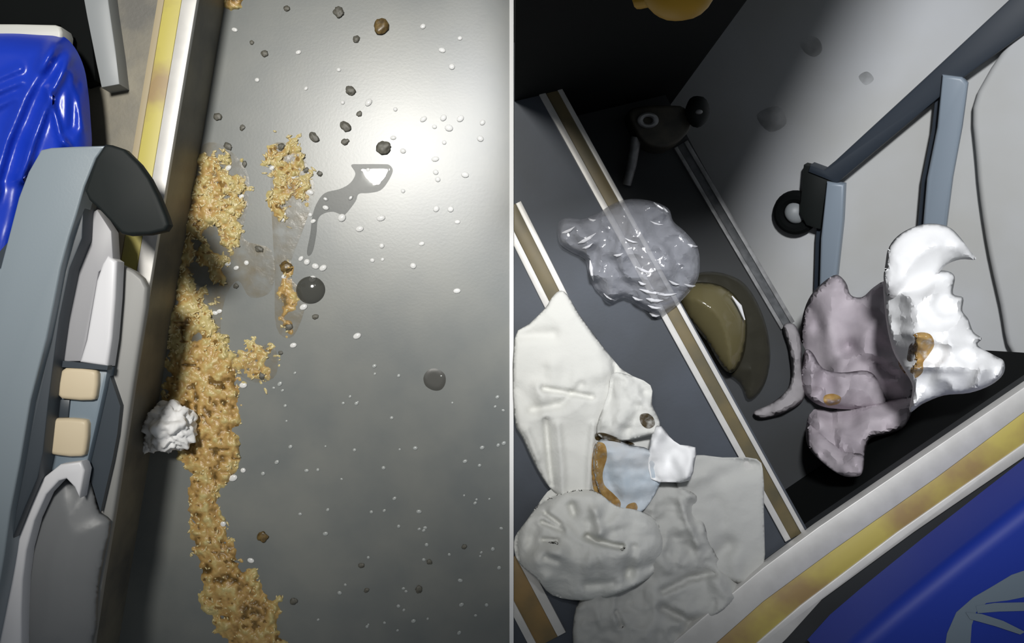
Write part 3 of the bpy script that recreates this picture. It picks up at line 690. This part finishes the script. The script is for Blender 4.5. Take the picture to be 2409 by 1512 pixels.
# ------------------------------------------------------------------ vomit on the aisle floor
def spill(name, blobs, label, seed, pad=30, step=2.4, hmax=0.009, grains=0, gsize=(0.0030, 0.0012), edge=0.62, tone_shift=0.0, parts=True):
    B = np.array(blobs, float)
    x0 = (B[:, 0] - B[:, 2]).min() - pad; x1 = (B[:, 0] + B[:, 2]).max() + pad
    y0 = (B[:, 1] - B[:, 3]).min() - pad; y1 = min((B[:, 1] + B[:, 3]).max() + pad, 1540)
    gx, gy = np.meshgrid(np.arange(x0, x1, step), np.arange(y0, y1, step))
    den = np.full(gx.shape, -1.0); sol = np.zeros(gx.shape)
    wx = gx + 18 * (fbm(gx / 34, gy / 34, seed) - 0.5); wy = gy + 18 * (fbm(gx / 34, gy / 34, seed + 9) - 0.5)
    for bx, by, rx, ry, k in blobs:
        q = k - np.hypot((wx - bx) / rx, (wy - by) / ry) * k
        den = np.maximum(den, np.minimum(q, 1.2))
    n1 = fbm(gx / 22, gy / 22, seed + 3, 3); n2 = fbm(gx / 11, gy / 11, seed + 5, 3); n3 = fbm(gx / 45, gy / 45, seed + 7, 2)
    f = den + edge * (n1 - 0.5) * 1.6 + 0.45 * (n2 - 0.5)
    hgt = np.clip(f, -0.3, 1.0)
    z = hmax * (0.75 * np.tanh(hgt * 2.2)) + 0.0034 * (n2 - 0.5) * np.clip(f * 3, 0, 1) + 0.007 * (n1 - 0.5) * np.clip(f * 2, 0, 1)
    tone = np.clip(0.52 + 1.3 * (n1 - 0.5) + 1.1 * (n2 - 0.5) + 0.5 * (n3 - 0.5) + tone_shift + 0.25 * (np.clip(1 - f * 1.5, 0, 1)) * 0.6, 0, 1)
    pit = vnoise(gx / 13, gy / 11, seed + 21); tone = np.where(pit > 0.84, tone * 0.25, tone); z = np.where(pit > 0.86, z - 0.0015, z)
    keep = f > -0.12
    cell = keep[:-1, :-1] & keep[1:, :-1] & keep[:-1, 1:] & keep[1:, 1:]
    idx = -np.ones(gx.shape, int); used = np.zeros(gx.shape, bool)
    used[:-1, :-1] |= cell; used[1:, :-1] |= cell; used[:-1, 1:] |= cell; used[1:, 1:] |= cell
    idx[used] = np.arange(used.sum())
    k = S * (H - z) / H
    co = np.stack([(gx - CX) * k, (CY - gy) * k, z], -1)[used]
    ii, jj = np.nonzero(cell)
    fc = np.stack([idx[ii, jj], idx[ii + 1, jj], idx[ii + 1, jj + 1], idx[ii, jj + 1]], -1)
    me = bpy.data.meshes.new(name)
    me.from_pydata(co.tolist(), [], fc.tolist())
    a = me.attributes.new('tone', 'FLOAT', 'POINT'); a.data.foreach_set('value', tone[used].astype(np.float32))
    root = empty(name); tag(root, label, 'vomit')
    link('mass', me, M['vomit'], root, True, None)
    if grains:
        rs = np.random.RandomState(seed)
        ok = np.argwhere((f > -0.05))
        w = np.where(f[ok[:, 0], ok[:, 1]] < 0.45, 1.0, 0.25); w /= w.sum()
        sel = ok[rs.choice(len(ok), grains, p=w)]
        base = bmesh.new(); bmesh.ops.create_icosphere(base, subdivisions=1, radius=1.0)
        bv = np.array([v.co[:] for v in base.verts]); bf_ = np.array([[v.index for v in q.verts] for q in base.faces]); base.free()
        V = []; F = []; n = 0
        for i, j in sel:
            L = gsize[0] * rs.uniform(0.6, 1.5); w_ = gsize[1] * rs.uniform(0.7, 1.4); an = rs.uniform(0, math.pi)
            p = bv * np.array([L, w_, w_ * 0.8]); ca, sa = math.cos(an), math.sin(an)
            p = np.stack([p[:, 0] * ca - p[:, 1] * sa, p[:, 0] * sa + p[:, 1] * ca, p[:, 2]], -1)
            zz = max(z[i, j], 0) + w_ * 0.35
            c_ = np.array([(gx[i, j] - CX) * S * (H - zz) / H, (CY - gy[i, j]) * S * (H - zz) / H, zz])
            V.append(p + c_); F.append(bf_ + n); n += len(bv)
        me = bpy.data.meshes.new('grain')
        me.from_pydata(np.concatenate(V).tolist(), [], np.concatenate(F).tolist())
        g = link('grain', me, M['grain'], root, True, None); g['kind'] = 'stuff'
    return root

spill('vomit_pool', [(472, 860, 80, 60, 1.3), (475, 920, 92, 80, 1.5), (482, 990, 84, 90, 1.5), (492, 1060, 70, 72, 1.5), (512, 1100, 44, 46, 1.2), (525, 880, 38, 50, 1.1), (535, 960, 30, 90, 1.1), (536, 1050, 28, 60, 1.1),
                     (474, 1150, 34, 40, 1.0), (478, 1200, 40, 50, 1.1), (492, 1262, 46, 56, 1.1), (514, 1322, 54, 60, 1.1), (548, 1392, 74, 66, 1.2), (582, 1452, 78, 66, 1.2), (604, 1520, 66, 60, 1.2)],
      'long ochre pool of vomit trailing beside the white tissue ball', 2, hmax=0.010, grains=260, gsize=(0.0026, 0.0012), edge=0.5)
spill('vomit_patch', [(486, 402, 46, 40, 0.6), (508, 440, 72, 48, 0.75), (470, 440, 34, 44, 0.7), (480, 492, 60, 40, 1.2), (548, 478, 34, 34, 0.7), (538, 540, 30, 60, 0.6), (452, 540, 30, 30, 0.8), (444, 590, 26, 34, 0.6), (478, 604, 46, 24, 0.9), (512, 642, 20, 26, 1.0),
                      (436, 650, 28, 34, 0.6), (444, 704, 42, 40, 1.0), (432, 764, 38, 46, 0.9), (484, 766, 22, 40, 0.45), (500, 812, 26, 26, 0.5), (416, 816, 28, 30, 0.6)],
      'broken ochre vomit with pale grains lying along the dark riser', 5, hmax=0.007, grains=620, gsize=(0.0034, 0.0013), edge=0.85, tone_shift=0.16)
spill('vomit_splash', [(664, 360, 24, 26, 0.25), (672, 400, 34, 40, 0.35), (684, 446, 42, 34, 0.6), (664, 480, 26, 34, 0.45)], 'small ochre vomit splash with pale strands beside the clear puddle', 8, hmax=0.005, grains=170, gsize=(0.0044, 0.0012), edge=0.9, tone_shift=0.12)
spill('vomit_splash', [(674, 630, 18, 20, 0.5), (672, 690, 22, 44, 0.4), (682, 766, 14, 18, 0.4)], 'thin brown vomit splash beside the dark liquid bubble', 12, hmax=0.004, grains=16, edge=0.5, tone_shift=-0.3)
spill('vomit_splash', [(596, 842, 34, 26, 0.4), (612, 874, 26, 20, 0.35), (566, 850, 20, 14, 0.35)], 'small ochre vomit splash beside the wide end of the pool', 15, hmax=0.004, grains=44, edge=0.7)
spill('vomit_splash', [(548, -6, 36, 24, 1.0)], 'ochre vomit clump beside the riser, apart from the other spills', 18, hmax=0.012, edge=0.4)

def film(name, poly, m, label, cat, h=0.0012, rim=14, seed=2, wob=0.0, sm=4, step=4):
    o = sheet(name, poly, lambda x, y, ed: 0.0004 + h * np.sqrt(np.clip(ed / rim, 0, 1)) + wob * vnoise(x / 12, y / 12, seed), m, None, step=step, sm=sm, thick=0, seed=seed)
    return tag(o, label, cat)
film('wet_smear', [(470, 350), (520, 340), (580, 400), (584, 480), (572, 560), (640, 590), (640, 680), (590, 700), (560, 660), (530, 700), (520, 790), (560, 830), (640, 810), (650, 880), (600, 900), (540, 870), (480, 860), (420, 860), (424, 700), (436, 560), (446, 460)], M['smear'],
     'thin brownish wet smear around the broken vomit', 'smear', 0.0006, 30, wob=0.0004)
film('wet_smear', [(640, 340), (700, 350), (740, 440), (720, 520), (680, 640), (720, 700), (690, 790), (650, 770), (646, 640), (640, 520), (636, 420)], M['smear'], 'thin brownish wet smear under the pale-stranded splash', 'smear', 0.0006, 30, wob=0.0004, seed=6)
film('clear_puddle', [(826, 388), (850, 386), (900, 386), (916, 388), (924, 402), (912, 428), (894, 448), (866, 454), (844, 456), (836, 474), (816, 500), (806, 506), (784, 498), (762, 502), (748, 516), (744, 552), (736, 590), (726, 602), (722, 590), (730, 548), (734, 512), (744, 480), (764, 454), (800, 444), (824, 430), (836, 408)], M['water'],
     'clear shiny puddle with a thin tail', 'puddle', 0.0014, 10)
bb = lump('liquid_bubble', W(731, 682, 0.0), (0.0205, 0.0195, 0.008), M['bubble'], None, 2, 0.03, 0.7, 4)
tag(bb, 'dark round liquid bubble on the grey floor below the puddle tail', 'bubble')
film('damp_spot', [(1000, 878), (1012, 868), (1030, 868), (1046, 880), (1048, 900), (1038, 916), (1020, 918), (1002, 908), (996, 892)], M['damp'], 'dark round damp spot alone on the grey floor', 'spot', 0.0006, 8)

tb = lump('tissue_ball', W(400, 1006, 0.030), (0.033, 0.034, 0.030), M['tissue_bright'], None, 9, 0.34, 2.2, 5)
tag(tb, 'crumpled white tissue ball lying between the riser and the vomit pool', 'tissue')
lump('tail', W(352, 1044, 0.02) - tb.location, (0.014, 0.012, 0.012), M['tissue_bright'], tb, 4, 0.4, 2.0, 4)

def crumb(px, py, r, label, m='crumb', el=1.0, rot=0.0, h=0.5, seed=1, group=None):
    o = lump('food_crumb', W(px, py, r * S * 0.25), (r * S * el, r * S / el ** 0.5, r * S * h * 0.6), M[m], None, seed, 0.35, 1.3, 3, rot)
    return tag(o, label, 'crumb', group)
crumb(897, 62, 17, 'largest brown food crumb, alone on the grey floor', 'crumb_brown', 1.0, 0.4, 0.6, 3)
crumb(900, 347, 15, 'squarish dark food crumb beside the clear puddle', 'crumb', 1.15, 0.0, 0.5, 5)
crumb(673, 628, 14, 'round brown food crumb on the thin brown splash', 'crumb_brown', 1.0, 0, 0.5, 7)
crumb(618, 1262, 12, 'brown food crumb beside the trailing end of the vomit pool', 'crumb_brown', 1.0, 0, 0.5, 8)
for i, (x, y, r) in enumerate([(797, 28, 12), (675, 20, 7), (825, 213, 11), (812, 297, 11), (845, 268, 6), (838, 92, 8), (592, 100, 5), (622, 126, 8), (738, 322, 10), (812, 334, 8), (555, 672, 6), (610, 586, 8), (742, 745, 6), (616, 884, 8), (690, 1415, 8),
                               (512, 274, 9), (536, 344, 8), (570, 300, 6), (575, 385, 6), (560, 455, 8), (662, 345, 8), (720, 400, 6), (752, 408, 6), (850, 1330, 6), (1092, 1286, 6), (1010, 1322, 6), (985, 1386, 8), (862, 1388, 5), (660, 830, 5), (680, 768, 8)]):
    if y > 1250: lab, grp = 'small dark food crumb on the dim grey floor', 'crumbs on the dim floor'
    elif x < 760 and y > 340: lab, grp = 'small dark food crumb beside the ochre vomit', 'crumbs beside the vomit'
    else: lab, grp = 'small dark food crumb on the open grey floor', 'crumbs on the open floor'
    crumb(x, y, r, lab, 'crumb', random.uniform(0.9, 1.3), random.uniform(0, 3), 0.4, i + 20, grp)

# small droplets, each its own thing
dm = bmesh.new(); bmesh.ops.create_icosphere(dm, subdivisions=2, radius=1.0)
dme = bpy.data.meshes.new('water_droplet'); dm.to_mesh(dme); dm.free(); dme.shade_smooth()
dme2 = dme.copy(); dme.materials.append(M['droplet']); dme2.materials.append(M['droplet_dim'])
def drop(x, y, r, el, dim=False):
    o = bpy.data.objects.new('water_droplet', dme2 if dim else dme); COL.objects.link(o)
    o.location = W(x, y, r * S * 0.2); o.scale = (r * S * el, r * S, r * S * 0.5); o.rotation_euler = (0, 0, random.uniform(-0.4, 0.9))
    if dim: lab, grp = 'faint droplet painted glint-grey on the dim grey floor', 'faint droplets on the dim floor'
    elif math.hypot(x - 731, y - 670) < 90: lab, grp = 'droplet painted glint-white around the dark liquid bubble', 'droplets around the dark bubble'
    elif 725 < x < 925 and 380 < y < 550: lab, grp = 'droplet painted glint-white on or beside the clear puddle', 'droplets at the clear puddle'
    elif 630 < x < 745 and 380 < y < 530: lab, grp = 'droplet painted glint-white on the splash with pale strands', 'droplets on the pale-stranded splash'
    elif x < 600 and y > 380: lab, grp = 'droplet painted glint-white at the edge of the ochre vomit', 'droplets at the vomit edge'
    else: lab, grp = 'droplet painted glint-white on the open grey floor', 'droplets on the open floor'
    tag(o, lab, 'droplet', grp)
for x, y, r in [(995, 62, 6), (1082, 90, 5), (1040, 118, 6), (1063, 157, 7), (702, 123, 5), (605, 188, 5), (797, 164, 5), (806, 241, 5), (867, 241, 7), (720, 208, 4), (930, 257, 5), (996, 280, 6), (1043, 277, 7), (1083, 279, 7), (1022, 298, 5), (1056, 301, 8), (1135, 288, 6),
                (1130, 326, 7), (1045, 335, 5), (925, 324, 5), (948, 355, 6), (1024, 374, 6), (1025, 405, 6), (1030, 422, 6), (1094, 411, 7), (948, 449, 5), (1026, 491, 7), (1060, 492, 7), (1076, 522, 5), (896, 513, 7), (866, 400, 6), (860, 405, 4), (804, 512, 9), (846, 538, 7),
                (898, 578, 6), (876, 612, 5), (900, 610, 4), (972, 625, 7), (992, 573, 5), (1075, 684, 6), (840, 790, 7), (760, 630, 7), (742, 626, 7), (722, 616, 7), (708, 608, 5), (735, 656, 8), (714, 722, 7), (690, 812, 6), (668, 650, 5), (480, 264, 5), (552, 70, 5), (825, 465, 5), (766, 468, 5), (766, 488, 6),
                (737, 520, 5), (730, 505, 5), (664, 516, 6), (668, 505, 5), (712, 435, 8), (730, 452, 6), (688, 415, 6), (640, 395, 5), (516, 732, 5), (506, 736, 5), (572, 906, 7), (537, 395, 6), (568, 462, 6), (580, 618, 6), (536, 620, 6), (556, 630, 5), (572, 1106, 6), (548, 1124, 8), (525, 1232, 7), (590, 1318, 6)]:
    drop(x, y, r * 1.0, random.uniform(1.0, 1.5))
for i in range(95):
    x = random.uniform(560, 1190); y = random.uniform(860, 1490)
    if x < 700 and y > 1150: continue
    drop(x, y, random.uniform(2.5, 5.0), random.uniform(1.0, 1.4), True)
